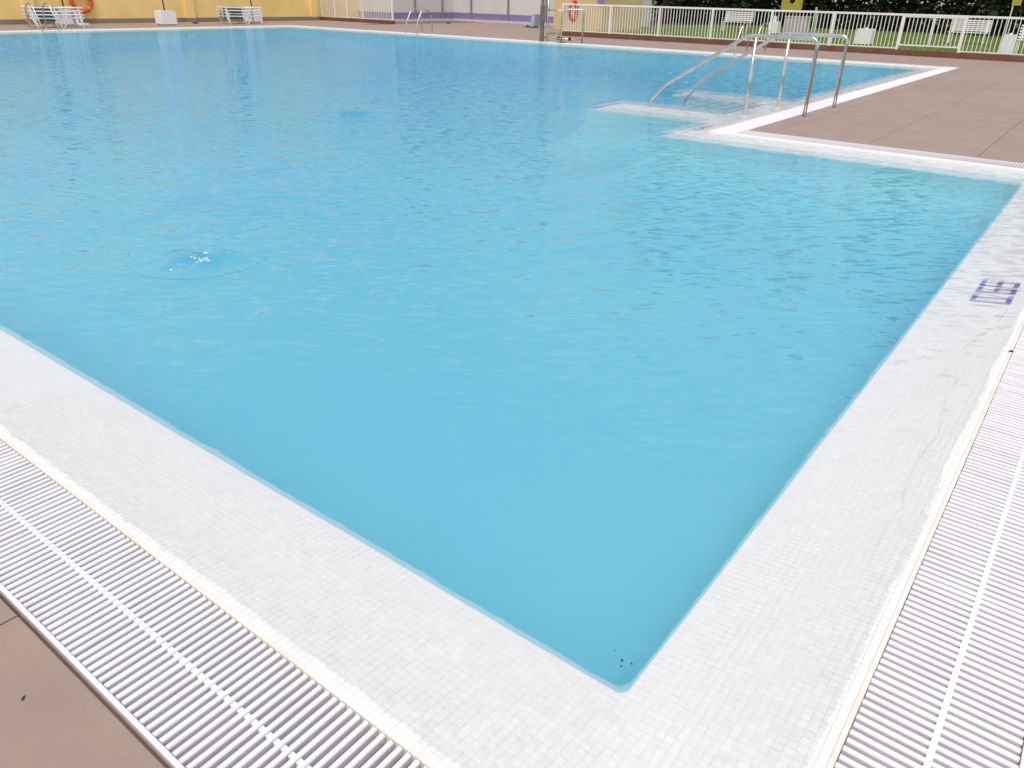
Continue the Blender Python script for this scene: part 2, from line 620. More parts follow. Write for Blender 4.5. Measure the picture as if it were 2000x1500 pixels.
def wavy_inset(d, near=None):
    """the inset outline as a dense loop: slightly wavering edge, rounded corners"""
    dn = d if near is None else near
    P = [(XA + dn, YB + dn), (XC - d, YB + dn), (XC - d, YD + d), (XE - d, YD + d), (XE - d, YF - d), (XA + dn, YF - d)]
    out = []
    n_ = len(P)
    segs_ = [60, 60, 90, 120, 90, 200]
    for i in range(n_):
        a_, b_ = Vector(P[i]), Vector(P[(i + 1) % n_])
        for k in range(segs_[i]):
            t_ = k / segs_[i]
            p_ = a_ + (b_ - a_) * (t_ ** 1.6 if i in (0,) else (1 - (1 - t_) ** 1.6 if i == n_ - 1 else t_))
            w_ = 0.007 * noise.noise(Vector((p_.x * 3.1, p_.y * 3.1, 1.7))) + 0.004 * noise.noise(Vector((p_.x * 9.0, p_.y * 9.0, 4.2)))
            q_ = Vector((p_.x + w_, p_.y + w_))
            for c_, sx_, sy_ in ((P[0], 1, 1),):
                lx, ly = (q_.x - c_[0]) * sx_, (q_.y - c_[1]) * sy_
                rc = 0.05
                if lx < rc and ly < rc:
                    v_ = Vector((rc - lx, rc - ly))
                    if v_.length > rc:
                        v_ = v_.normalized() * rc
                    q_ = Vector((c_[0] + sx_ * (rc - v_.x), c_[1] + sy_ * (rc - v_.y)))
            out.append((q_.x, q_.y))
    return out


basin = MB()
N6 = len(wavy_inset(LW))
lip = [(-0.0760, -0.022), (-0.0722, -0.012), (-0.0735, -0.004), (-0.079, 0.003), (-0.09, 0.009), (-0.13, 0.012)]
lipm = MB()
prev = None
for k, (z, off) in enumerate(lip):
    ringk = [(x, y, z) for x, y in wavy_inset(LW - 0.002 + off)]
    if prev:
        for i in range(N6):
            j = (i + 1) % N6
            (lipm if k < 4 else basin).poly([prev[i], prev[j], ringk[j], ringk[i]])
    prev = ringk
for k in range(1, 11):                       # the wall runs into the floor in a wide cove
    a_ = math.pi / 2 * k / 10
    ringk = [(x, y, -0.13 - 0.59 * math.sin(a_)) for x, y in wavy_inset(LW + 0.012 + 1.5 * (1 - math.cos(a_)), LW + 0.012 + 0.22 * (1 - math.cos(a_)))]
    for i in range(N6):
        j = (i + 1) % N6
        basin.poly([prev[i], prev[j], ringk[j], ringk[i]])
    prev = ringk
low = prev
basin.poly(low)
bme = basin.mesh('pool_basin', M['basin'])
bb = bmesh.new()
bb.from_mesh(bme)
bmesh.ops.remove_doubles(bb, verts=bb.verts, dist=0.0005)
bmesh.ops.recalc_face_normals(bb, faces=bb.faces)
for f in bb.faces:
    f.smooth = f.calc_center_median().z < -0.132
bb.to_mesh(bme)
bb.free()
basin_o = tag(obj('pool_basin', bme), kind='structure')

# saturated look of the upwelling water, less sky reflected, painted on floor discs
def upwell_tint_mat():
    m, t, b = mat_new('painted_upwell_blue')
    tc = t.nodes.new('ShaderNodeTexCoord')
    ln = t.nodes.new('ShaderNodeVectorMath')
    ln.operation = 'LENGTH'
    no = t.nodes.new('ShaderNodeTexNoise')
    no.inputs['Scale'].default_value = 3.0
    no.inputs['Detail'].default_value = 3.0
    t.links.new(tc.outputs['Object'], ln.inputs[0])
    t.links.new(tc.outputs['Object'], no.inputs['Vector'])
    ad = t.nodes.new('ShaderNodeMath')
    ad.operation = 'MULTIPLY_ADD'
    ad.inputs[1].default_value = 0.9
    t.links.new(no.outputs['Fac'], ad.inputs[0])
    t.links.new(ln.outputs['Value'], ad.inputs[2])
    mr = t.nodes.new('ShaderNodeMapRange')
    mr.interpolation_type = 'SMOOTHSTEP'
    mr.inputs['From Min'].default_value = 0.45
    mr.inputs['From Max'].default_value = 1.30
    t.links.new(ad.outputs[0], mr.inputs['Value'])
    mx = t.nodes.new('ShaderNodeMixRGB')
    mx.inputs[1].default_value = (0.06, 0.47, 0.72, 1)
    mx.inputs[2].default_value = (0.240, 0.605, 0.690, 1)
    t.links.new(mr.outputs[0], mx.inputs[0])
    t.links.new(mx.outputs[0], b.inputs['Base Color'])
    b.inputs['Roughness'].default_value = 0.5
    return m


M['upwell_tint'] = upwell_tint_mat()
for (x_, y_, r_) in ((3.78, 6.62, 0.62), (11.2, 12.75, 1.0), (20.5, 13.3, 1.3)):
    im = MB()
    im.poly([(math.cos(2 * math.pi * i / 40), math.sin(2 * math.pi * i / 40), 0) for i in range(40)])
    io = im.build('painted_upwelling', M['upwell_tint'], basin_o, fix=False, loc=(x_, y_, -0.716))
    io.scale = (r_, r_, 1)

# ledge of white mosaic: real tiles near the camera, patterned sheet beyond
TP = 0.025
ledge_bed = MB()
def ledge_strip(mb, x0, x1, y0, y1, step, dz, mask=None):
    nxs, nys = max(1, round((x1 - x0) / step)), max(1, round((y1 - y0) / step))
    base = len(mb.v)
    for j in range(nys + 1):
        for i in range(nxs + 1):
            x, y = x0 + (x1 - x0) * i / nxs, y0 + (y1 - y0) * j / nys
            mb.v.append((x, y, ledge_z(x, y) + dz))
    for j in range(nys):
        for i in range(nxs):
            a = base + j * (nxs + 1) + i
            mb.f.append((a, a + 1, a + nxs + 2, a + nxs + 1))


TA, TB = 3.4, 5.0            # tiles are built up to here along the two near sides
ledge_strip(ledge_bed, XA, XA + LW, YB, TA, 0.05, -0.0022)
ledge_strip(ledge_bed, XA + LW, TB, YB, YB + LW, 0.05, -0.0022)
ledge = tag(ledge_bed.build('pool_ledge', M['grout'], smooth=True, fix=False), kind='structure')
lipm.build('rounded_lip', M['tile'], ledge, smooth=True)
far = MB()
ledge_strip(far, XA, XA + LW, TA, YF, 0.10, -0.001)
ledge_strip(far, TB, XC, YB, YB + LW, 0.10, -0.001)
ledge_strip(far, XC - LW, XC, YB + LW, YD + LW, 0.10, -0.001)
ledge_strip(far, XC, XE, YD, YD + LW, 0.10, -0.001)
ledge_strip(far, XE - LW, XE, YD + LW, YF, 0.10, -0.001)
ledge_strip(far, XA + LW, XE - LW, YF - LW, YF, 0.10, -0.001)
far.build('mosaic', M['tile_far'], ledge, smooth=True, fix=False)


def project(p):
    v = Vector(p) - EYE
    d = v.dot(_f)
    if d < 0.05:
        return None
    return 1000 + FPX * v.dot(CR) / d, 750 - FPX * v.dot(CU) / d, d


cells = []
for (x0, x1, y0, y1) in ((XA, XA + LW, YB, TA), (XA + LW, TB, YB, YB + LW)):
    for i in range(round((x1 - x0) / TP)):
        for j in range(round((y1 - y0) / TP)):
            cx, cy = x0 + (i + .5) * TP, y0 + (j + .5) * TP
            q = project((cx, cy, 0))
            vis = q is not None and -10 < q[0] < 2010 and -10 < q[1] < 1510
            cells.append((0 if vis else 1, q[2] if q else 99, cx, cy))
cells.sort()
th = TP / 2 - 0.0008
tb = MB()
e = 0.0012
tb.v = [(-th, -th, -0.004), (th, -th, -0.004), (th, th, -0.004), (-th, th, -0.004),
        (-th, -th, -e * .6), (th, -th, -e * .6), (th, th, -e * .6), (-th, th, -e * .6),
        (-th + e, -th + e, 0), (th - e, -th + e, 0), (th - e, th - e, 0), (-th + e, th - e, 0)]
tb.f = [(8, 9, 10, 11)] + [(a, (a + 1) % 4, 4 + (a + 1) % 4, 4 + a) for a in range(4)] + [(4 + a, 4 + (a + 1) % 4, 8 + (a + 1) % 4, 8 + a) for a in range(4)]
tile_me = tb.mesh('tile', M['tile'], fix=False)
rest = MB()
for k, (vis, dd, cx, cy) in enumerate(cells):
    z = ledge_z(cx, cy) + rnd.uniform(-0.0004, 0.0004)
    zx = (ledge_z(cx + .01, cy) - ledge_z(cx - .01, cy)) / .02 + rnd.uniform(-0.012, 0.012)
    zy = (ledge_z(cx, cy + .01) - ledge_z(cx, cy - .01)) / .02 + rnd.uniform(-0.012, 0.012)
    if k < 300:
        o = obj('tile', tile_me, ledge, (cx, cy, z))
        o.rotation_euler = (math.atan(zy), -math.atan(zx), 0)
    else:
        n = len(rest.v)
        for (vx, vy, vz) in tb.v:
            rest.v.append((cx + vx, cy + vy, z + vz + vx * zx + vy * zy))
        rest.f += [tuple(n + i for i in f) for f in tb.f]
tag(rest.build('tiles', M['tile'], ledge, fix=False), kind='stuff')

# water body
UP = [(2.55, 4.49, 1.0), (7.74, 8.78, 1.3), (14.15, 9.15, 1.2)]     # inlets pushing water up


def water_h(x, y):
    h = 0.0
    for ux, uy, s in UP:
        d = math.hypot(x - ux, y - uy)
        if d < 2.5:
            an = math.atan2(y - uy, x - ux)
            h += 0.034 * s * math.exp(-(d / 0.26) ** 2) * (1 + 0.45 * math.sin(3 * an + 9 * d) + 0.3 * math.sin(5 * an - 25 * d))
            h += 0.0030 * s * math.exp(-(d / 0.48) ** 2) * math.sin(d * 27 + 1.4 * math.sin(2 * an + 1)) * min(1, d / 0.25)
    return h


def axis_pts(lo, hi, marks, fine_to):
    pts = set([round(lo, 4), round(hi, 4)] + [round(m, 4) for m in marks])
    x = lo
    while x < hi:
        s = 0.5
        for c, wd, st in fine_to:
            if abs(x - c) < wd:
                s = min(s, st)
        x += s
        if x < hi - 0.02 and all(abs(x - m) > 0.015 for m in marks):
            pts.add(round(x, 4))
    return sorted(pts)


WX0, WX1, WY0, WY1 = XA - 0.006, XE + 0.006, YB - 0.006, YF + 0.006
WCX, WDY = XC + 0.006, YD - 0.006
xs = axis_pts(WX0, WX1, [WCX], [(u[0], 1.2, 0.04) for u in UP])
ys = axis_pts(WY0, WY1, [WDY], [(u[1], 1.2, 0.04) for u in UP])
wm = bmesh.new()
grid = {}
for i, x in enumerate(xs):
    for j, y in enumerate(ys):
        grid[i, j] = wm.verts.new((x, y, WZ + water_h(x, y)))
for i in range(len(xs) - 1):
    for j in range(len(ys) - 1):
        if xs[i] >= WCX - 1e-5 and ys[j] < WDY - 1e-5:
            continue
        f = wm.faces.new((grid[i, j], grid[i + 1, j], grid[i + 1, j + 1], grid[i, j + 1]))
        f.smooth = True
for v in [v for v in wm.verts if not v.link_faces]:
    wm.verts.remove(v)
geo = bmesh.ops.extrude_face_region(wm, geom=wm.faces[:])
for v in [e_ for e_ in geo['geom'] if isinstance(e_, bmesh.types.BMVert)]:
    v.co.z = -1.6
for f in wm.faces:
    if abs(f.normal.z) < 0.5 or f.calc_center_median().z < -1:
        f.smooth = False
bmesh.ops.recalc_face_normals(wm, faces=wm.faces)
me = bpy.data.meshes.new('water')
wm.to_mesh(me)
wm.free()
me.materials.append(M['water'])
tag(obj('water', me), kind='structure')

# ------------------------------------------------------------------ overflow grates round the pool
PITCH_S = 0.0288
SW = 0.0148


def slat_profile(w=SW, h=0.026):
    a = w / 2
    return [(-a * .7, -h), (a * .7, -h), (a, -0.004), (a * .72, 0), (-a * .72, 0), (-a, -0.004)]


def grate(label, along, lo, hi, inner, outer, singles):
    """along 'y': the grate runs in y between x=outer..inner; along 'x' likewise. singles: (from, to) built slat by slat"""
    t = thing('overflow_grate', label, 'drain grate', (0, 0, 0))
    a, b = min(inner, outer), max(inner, outer)
    s_in = 1 if inner > outer else -1
    ax = 'x' if along == 'y' else 'y'

    def bx(mb, p0, p1, q0, q1, z0, z1):      # p along the run, q across
        if along == 'y':
            mb.box(q0, q1, p0, p1, z0, z1)
        else:
            mb.box(p0, p1, q0, q1, z0, z1)
    rin = MB()
    q0, q1 = sorted((inner, inner - s_in * 0.013))
    bx(rin, lo, hi, q0, q1, -0.085, 0.002)
    rin.build('inner_rim', M['rim'], t)
    rout = MB()
    q0, q1 = sorted((outer, outer + s_in * 0.013))
    bx(rout, lo, hi, q0, q1, -0.085, 0.002)
    rout.build('outer_rim', M['rim_out'], t)
    ch = MB()
    bx(ch, lo, hi, a + 0.013, b - 0.013, -0.085, -0.044)
    ch.build('channel', M['channel'], t)
    l0, l1 = a + 0.0155, b - 0.0155
    half = (l1 - l0) / 2
    mid = (a + b) / 2
    s = MB()
    s.prism(slat_profile(), ax, -half, half)
    sm = s.mesh('slat', M['grate'])
    st = MB()
    n = int((hi - lo) / PITCH_S)
    for i in range(n):
        c = lo + (i + 0.5) * PITCH_S
        if singles and singles[0] <= c <= singles[1]:
            loc = (mid, c, 0) if along == 'y' else (c, mid, 0)
            o = obj('slat', sm, t, (loc[0] + (rnd.uniform(-.001, .001) if along == 'y' else 0), loc[1] + (rnd.uniform(-.001, .001) if along == 'x' else 0), rnd.uniform(-0.0014, 0.0004)))
            o.rotation_euler = (0, 0, rnd.uniform(-0.0030, 0.0030))
        else:
            prof = [(c + p, q) for p, q in slat_profile()]
            st.prism(prof, ax, l0, l1)
    if st.v:
        tag(st.build('slats', M['grate'], t, fix=True), kind='stuff')
    cn = MB()
    k = 0
    for i in range(n - 1):
        c = lo + (i + 1) * PITCH_S
        if singles and singles[0] <= c <= singles[1]:
            bx(cn, c - PITCH_S * (.30 if along == 'y' else .5), c + PITCH_S * (.12 if along == 'y' else .5), mid - 0.0075, mid + 0.0075, -0.018, -0.0018)
    if cn.v:
        tag(cn.build('connector', M['grate'], t), kind=None)
    return t


grate('white slatted overflow grate along the near left pool edge, by the brown deck corner', 'y', YB - 0.0005, YF, XA, XA - GW, (0.12, 3.8))
grate('white slatted overflow grate running up the right foreground beside the 0.65 depth number', 'x', XA - GW, XC, YB, YB - GW, (0.9, 6.2))
grate('white overflow grate between the brown deck platform and the water at right', 'y', YB + 0.0005, YD - GW - 0.001, XC, XC + GW, None)
grate('bright white overflow grate running under the stair handrails to the far right corner', 'x', XC, XE + GW, YD, YD - GW, None)
grate('white overflow grate along the far side below the white picket fence', 'y', YD + 0.0005, YF - 0.0005, XE, XE + GW, None)
grate('white overflow grate along the far left end below the yellow wall', 'x', XA, XE + GW, YF, YF + GW, None)

# ------------------------------------------------------------------ stairs under water with handrails
sx0, sx1 = 11.35, 14.85
stairs = thing('pool_stairs', 'white underwater stairs with blue step edges between the steel handrails', 'stairs')
for nm, x0_, x1_, y1_ in (('near_wall', sx0, sx0 + 1.0, 7.05), ('far_wall', 14.25, sx1, 7.0)):
    stw = MB()
    prevr = None
    for k in range(9):                       # footing flares out into the floor
        a_ = math.pi / 2 * k / 8
        o_, z_ = 0.9 * (1 - math.cos(a_)), -0.100 - 0.625 * math.sin(a_)
        ox_ = (o_ if nm == 'near_wall' else 0.0, o_ if nm == 'far_wall' else 0.0)
        rk = [(x0_ - ox_[0], YD + LW - 0.008, z_), (x1_ + ox_[1], YD + LW - 0.008, z_), (x1_ + ox_[1], y1_ + o_, z_), (x0_ - ox_[0], y1_ + o_, z_)]
        if prevr:
            for i in range(4):
                j = (i + 1) % 4
                stw.poly([prevr[i], prevr[j], rk[j], rk[i]])
        else:
            stw.poly(rk)
        prevr = rk
    so = stw.build(nm, M['basin'], stairs)
    stw = MB()
    stw.box(x0_, x1_, YD + LW - 0.008, y1_, -0.0995, -0.075)
    stw.build('wall_top', M['tile_far'], so)
for k in range(5):
    s = MB()
    y0 = YD + LW + 0.31 * k
    zt = -0.085 - 0.125 * k
    s.box(sx0 + 1.0, 14.25, y0 - 0.01, y0 + 0.31, -0.8, zt)
    so = s.build('step', M['tile_far'], stairs)
    n = MB()
    n.box(sx0 + 1.02, 14.23, y0 + 0.262, y0 + 0.313, zt - 0.03, zt + 0.003)
    n.build('step_edge', M['step_blue'], so)
n = MB()
n.box(sx0 + 0.03, sx0 + 0.97, 6.98, 7.055, -0.11, -0.072)
n.build('end_edge', M['step_blue'], stairs)


def stair_rail(x, label):
    t = thing('stair_handrail', label, 'handrail', (x, 0, 0), 0, 'stair handrails')
    m = MB()
    m.tube(rounded([(0, 3.84, 0.0), (0, 3.84, 1.10), (0, 4.92, 1.10), (0, 6.24, 0.27), (0, 6.50, -0.05), (0, 6.62, -0.40)], 0.11, 6), 0.028, 12)
    m.build('rail', M['steel'], t, smooth=True)
    m = MB()
    m.tube([(0, 4.78, -0.30), (0, 4.78, 1.09)], 0.026, 12)
    m.build('post', M['steel'], t, smooth=True)
    m = MB()
    m.tube([(0, 3.84, 0.0015), (0, 3.84, 0.010), (0, 3.84, 0.018)], [0.075, 0.072, 0.035], 16)
    m.build('base_flange', M['steel'], t, smooth=False)


stair_rail(12.40, 'steel stair handrail nearer the camera, its flange on the brown deck')
stair_rail(13.88, 'steel stair handrail farther from the camera, behind the nearer one')

# depth marking set in the ledge: 0.65
def depth_mark(ox, oy, height, par):
    """digits read along +x, their tops towards +y"""
    w, sw, bw = 0.118, 0.021, 0.029
    segs = {'0': 'abcdef', '6': 'acdefg', '5': 'acdfg', '.': 'p'}
    for ch, pen in (('0', 0.0), ('.', 0.142), ('6', 0.218), ('5', 0.378)):
        H2 = height
        if ch == '.':
            boxes = [(pen, pen + 0.03, 0.0, bw)]
        else:
            mp = {'a': (pen, pen + w, H2 - bw, H2), 'd': (pen, pen + w, 0, bw), 'g': (pen, pen + w, H2 / 2 - bw / 2, H2 / 2 + bw / 2),
                  'f': (pen, pen + sw, H2 / 2 + bw / 2, H2 - bw), 'e': (pen, pen + sw, bw, H2 / 2 - bw / 2),
                  'b': (pen + w - sw, pen + w, H2 / 2 + bw / 2, H2 - bw), 'c': (pen + w - sw, pen + w, bw, H2 / 2 - bw / 2)}
            if ch == '0':
                mp['f'] = (pen, pen + sw, bw, H2 - bw)
                mp['e'] = None
                mp['b'] = (pen + w - sw, pen + w, bw, H2 - bw)
                mp['c'] = None
            boxes = [mp[k] for k in segs[ch] if mp[k]]
        mb = MB()
        for (p0, p1, q0, q1) in boxes:
            nq, npp = max(1, round((q1 - q0) / 0.03)), max(1, round((p1 - p0) / 0.04))
            for a in range(npp):
                for c in range(nq):
                    pa, pb = p0 + (p1 - p0) * a / npp, p0 + (p1 - p0) * (a + 1) / npp
                    qa, qb = q0 + (q1 - q0) * c / nq, q0 + (q1 - q0) * (c + 1) / nq
                    pts = [(ox + p, oy + q, ledge_z(ox + p, oy + q)) for (p, q) in ((pa, qa), (pb, qa), (pb, qb), (pa, qb))]
                    mb.hexa([(x, y, z - 0.003) for x, y, z in pts] + [(x, y, z + 0.0016) for x, y, z in pts])
        mb.build('depth_digit', M['blue_mark'], par)


depth_mark(5.272, 0.198, 0.215, ledge)
depth_mark(10.28, 4.56, 0.215, ledge)

# dark line of the water's edge, painted as a strip along the right ledge
hair = [(5.268, 0.201), (5.138, 0.201), (4.885, 0.209), (4.551, 0.27), (4.306, 0.316), (4.192, 0.315), (4.08, 0.282), (3.874, 0.25), (3.705, 0.26), (3.455, 0.234), (3.301, 0.217), (3.144, 0.229), (3.008, 0.239), (2.865, 0.235), (2.74, 0.229), (2.645, 0.207), (2.545, 0.225), (2.333, 0.229)]
rr = random.Random(41)
fine_pts = []
for (a_, b_) in zip(hair[:-1], hair[1:]):
    n_ = max(1, round(math.hypot(b_[0] - a_[0], b_[1] - a_[1]) / 0.02))
    for i in range(n_):
        t_ = i / n_
        fine_pts.append((a_[0] + (b_[0] - a_[0]) * t_ + rr.uniform(-.004, .004), a_[1] + (b_[1] - a_[1]) * t_ + rr.uniform(-.004, .004)))
hl = MB()
ws = 0.002
for i in range(len(fine_pts) - 1):
    p, q = fine_pts[i], fine_pts[i + 1]
    wn = max(0.0006, min(0.0030 if p[0] > 2.5 else 0.0013, ws + rr.uniform(-.0008, .0008)))
    zp, zq = ledge_z(*p) + 0.0011, ledge_z(*q) + 0.0011
    hl.hexa([(p[0], p[1] - ws, zp - .004), (q[0], q[1] - wn, zq - .004), (q[0], q[1] + wn, zq - .004), (p[0], p[1] + ws, zp - .004),
             (p[0], p[1] - ws, zp), (q[0], q[1] - wn, zq), (q[0], q[1] + wn, zq), (p[0], p[1] + ws, zp)])
    ws = wn
hl.build('water_edge_strip', M['hair'], ledge)

# ------------------------------------------------------------------ ladders
def ladder(label, ox, oy, rz):
    """local: water in -x, deck in +x, origin on the rim line between the two rails"""
    t = thing('pool_ladder', label, 'pool ladder', (ox, oy, 0), rz, 'pool ladders')
    for s in (-1, 1):
        m = MB()
        y = s * 0.31
        pts = [(-0.10, y, -0.9), (-0.10, y, 0.25), (0.10, y, 0.62)] + [(0.26, y, 0.84), (0.42, y, 0.93), (0.62, y, 0.90), (0.80, y, 0.78), (0.88, y, 0.62), (0.90, y, 0.0)]
        m.tube(rounded(pts, 0.12, 4), 0.022, 10)
        rl = m.build('rail', M['steel'], t, smooth=True)
        m = MB()
        m.tube([(0.90, y, 0.0015), (0.90, y, 0.012)], [0.055, 0.05], 12)
        m.build('base_flange', M['steel'], rl)
    for k in range(3):
        m = MB()
        m.box(-0.14, -0.06, -0.31, 0.31, -0.25 - 0.25 * k, -0.225 - 0.25 * k)
        m.build('step', M['white_plastic'], t)


ladder('steel pool ladder at the far edge right, half hidden behind the stair handrails', 25.62, 10.17, 0)
ladder('steel pool ladder at the far edge in front of the white violet-banded wall', 25.62, 24.95, 0)
ladder('steel pool ladder in front of the leftmost stacked sun loungers', 14.45, 33.12, math.pi / 2)

# ------------------------------------------------------------------ fences
def picket_fence(name, label, x, y0, y1, posts, zk, ztop, pitch, skip=None):
    """runs along y at x; posts = list of y"""
    t = thing(name, label, 'fence', (x, 0, 0))
    k = MB()
    k.box(-0.10, 0.12, y0, y1, -0.03, zk)
    k.build('kerb', M['kerb'], t)
    m = MB()
    m.box(-0.030, 0.030, y0, y1, ztop - 0.065, ztop)
    m.build('top_rail', M['white_paint'], t)
    spans = [(y0, y1)]
    if skip:
        spans = [(y0, skip[0]), (skip[1], y1)]
    for (a, b) in spans:
        m = MB()
        m.box(-0.02, 0.02, a, b, zk + 0.025, zk + 0.06)
        m.build('bottom_rail', M['white_paint'], t)
    pm = MB()
    pm.box(-0.038, 0.038, -0.038, 0.038, zk - 0.002, ztop - 0.066)
    pme = pm.mesh('post', M['white_paint'])
    for p in posts:
        obj('post', pme, t, (0, p, 0))
    b = MB()
    b.box(-0.011, 0.011, -0.011, 0.011, zk + 0.062, ztop - 0.067)
    bme = b.mesh('picket', M['white_paint'])
    y = y0 + pitch
    while y < y1 - 0.02:
        if not (skip and skip[0] < y < skip[1]) and all(abs(y - p) > 0.055 for p in posts):
            obj('picket', bme, t, (0, y, 0))
        y += pitch
    return t


picket_fence('picket_fence', 'long white metal picket fence on a reddish brown kerb in front of the lawn', 30.42, -3.2, 20.55,
             [20.5, 18.12, 15.85, 13.58, 11.25, 9.02, 6.75, 4.84, 2.55, 0.3, -1.95], 0.17, 1.27, 0.128, (4.84, 6.75))
gate = thing('fence_gate', 'white double picket gate with raised bottom rail in the long picket fence', 'gate', (30.42, 0, 0))
for (a, b) in ((4.885, 5.765), (5.80, 6.705)):
    fr = MB()
    for yy in (a, b):
        fr.box(-0.03, 0.03, yy - 0.022, yy + 0.022, 0.30, 1.20)
    fr.box(-0.03, 0.03, a + 0.022, b - 0.022, 0.30, 0.34)
    fr.box(-0.03, 0.03, a + 0.022, b - 0.022, 1.165, 1.20)
    fo = fr.build('gate_leaf', M['white_paint'], gate)
    b_ = MB()
    b_.box(-0.011, 0.011, -0.011, 0.011, 0.342, 1.163)
    bme = b_.mesh('picket', M['white_paint'])
    y = a + 0.128
    while y < b - 0.05:
        obj('picket', bme, fo, (0, y, 0))
        y += 0.122
picket_fence('picket_fence', 'short white picket fence on a brown kerb beside the yellow wall', 32.0, 32.55, 38.4,
             [32.6, 34.95, 36.2, 37.2, 38.35], 0.17, 1.9, 0.128)

# ------------------------------------------------------------------ walls
def wall_thing(name, label, cat='wall'):
    return thing(name, label, cat)


yw = wall_thing('yellow_wall', 'long yellow rendered wall with a brown skirting behind the sun loungers')
m = MB()
m.box(2.0, 46.0, 38.45, 38.75, -0.05, 2.5)
m.build('wall_face', M['yellow_wall'], yw)
m = MB()
m.box(2.0, 32.0, 38.40, 38.452, -0.03, 0.19)
m.build('skirting', M['skirt'], yw)
for px_ in (8.0, 15.9, 23.4, 31.2):
    m = MB()
    m.box(px_, px_ + 0.45, 38.28, 38.46, 0.0, 2.55)
    m.build('pilaster', M['yellow_wall'], yw)
    m = MB()
    m.box(px_ - 0.02, px_ + 0.47, 38.24, 38.41, -0.02, 0.185)
    m.build('pilaster_skirting', M['skirt'], yw)

ww = wall_thing('white_building', 'white rendered building with a violet base band and grey posts', 'building')
m = MB()
m.box(34.9, 40.3, 35.60, 38.44, -0.03, 3.8)
m.build('side_wing', M['white_wall'], ww)
m = MB()
m.box(40.3, 46.0, 24.6, 38.44, -0.03, 3.8)
m.build('main_wall', M['white_wall'], ww)
m = MB()
m.box(34.90, 40.28, 35.585, 35.602, 0.10, 0.46)
m.box(34.885, 34.902, 35.585, 38.40, 0.10, 0.46)
m.build('violet_band', M['violet'], ww)
m = MB()
m.box(40.283, 40.302, 26.4, 35.584, 0.10, 0.46)
m.build('violet_band', M['violet'], ww)
m = MB()
m.box(34.80, 40.26, 35.40, 35.58, -0.02, 0.10)
m.box(40.10, 40.28, 26.4, 35.40, -0.02, 0.10)
m.build('base_step', M['white_wall'], ww)
for yy in (34.0, 31.1, 28.3):
    m = MB()
    m.box(40.20, 40.284, yy, yy + 0.09, 0.10, 3.8)
    m.build('wall_post', M['grey_post'], ww)
for xx in (36.75, 39.2):
    m = MB()
    m.box(xx, xx + 0.09, 35.50, 35.585, 0.10, 3.8)
    m.build('wall_post', M['grey_post'], ww)

cw = wall_thing('cream_wall', 'cream yellow wall behind the left end of the long picket fence')
m = MB()
m.box(36.2, 40.26, 22.05, 25.0, -0.03, 3.6)
m.build('wall_face', M['cream_wall'], cw)
m = MB()
m.box(36.14, 36.2, 22.0, 22.35, 1.2, 3.6)
m.build('violet_trim', M['violet'], cw)

# ------------------------------------------------------------------ pool lift and its seat
lift = thing('pool_lift', 'tall grey pool lift mast with tubular steel frame at the far pool edge', 'pool lift', (25.75, 17.5, 0))
m = MB()
m.tube([(0, 0.80, -0.3), (0, 0.80, 1.22), (0, 0.80, 1.25), (0, 0.80, 2.0)], [0.085, 0.085, 0.065, 0.065], 14)
m.build('mast', M['lift_post'], lift, smooth=False)
m = MB()
m.tube([(0.0, 0.80, 1.95), (0.5, 0.4, 2.05), (1.2, 0.1, 2.05)], 0.05, 10)
m.build('boom', M['lift_post'], lift, smooth=True)
m = MB()
m.tube([(0.05, 0.58, -0.1), (0.05, 0.58, 1.75)], 0.035, 10)
m.build('side_pole', M['steel'], lift, smooth=True)
m = MB()
m.tube(rounded([(0, -0.10, -0.02), (0, -0.10, 1.0), (0.1, -0.22, 1.12), (0.35, -0.80, 1.12), (0.35, -0.80, 0.0)], 0.12, 5), 0.028, 10)
m.build('frame_tube', M['steel'], lift, smooth=True)
m = MB()
m.tube([(0.03, 0.58, 1.08), (0, -0.10, 1.08)], 0.02, 8)
m.build('cross_bar', M['steel'], lift, smooth=True)
m = MB()
m.tube([(0.02, 0.75, 0.14), (0.05, 0.58, 0.14), (0.0, -0.10, 0.13), (0.35, -0.80, 0.13)], 0.018, 8)
m.build('lower_bar', M['steel'], lift, smooth=True)
m = MB()
m.box(-0.12, 0.16, -0.20, 0.0, 0.002, 0.035)
m.build('base_plate', M['lift_post'], lift)
for yy in (0.09, -0.42):
    m = MB()
    m.tube([(0.1, yy - 0.02, 0.14), (0.1, yy + 0.04, 0.14)], 0.065, 12)
    m.build('wheel', M['rubber'], lift)

seat = thing('lift_seat', 'pale blue plastic seat with dark feet standing by the white wall', 'seat', (36.3, 26.4, 0))
m = MB()
m.prism([(-0.22, 0.06), (0.24, 0.06), (0.30, 0.64), (0.22, 0.68), (0.10, 0.66), (0.02, 0.18), (-0.22, 0.14)], 'x', -0.25, 0.25)
b0 = m.build('shell', M['blue_seat'], seat)
b0.rotation_euler = (0, 0, math.pi)
m = MB()
m.box(-0.25, 0.25, 0.10, 0.56, 0.05, 0.12)
m.build('footrest', M['blue_seat'], seat)
for yy in (-0.18, 0.3):
    m = MB()
    m.box(-0.22, 0.22, yy, yy + 0.12, 0.0, 0.05)
    m.build('foot', M['rubber'], seat)

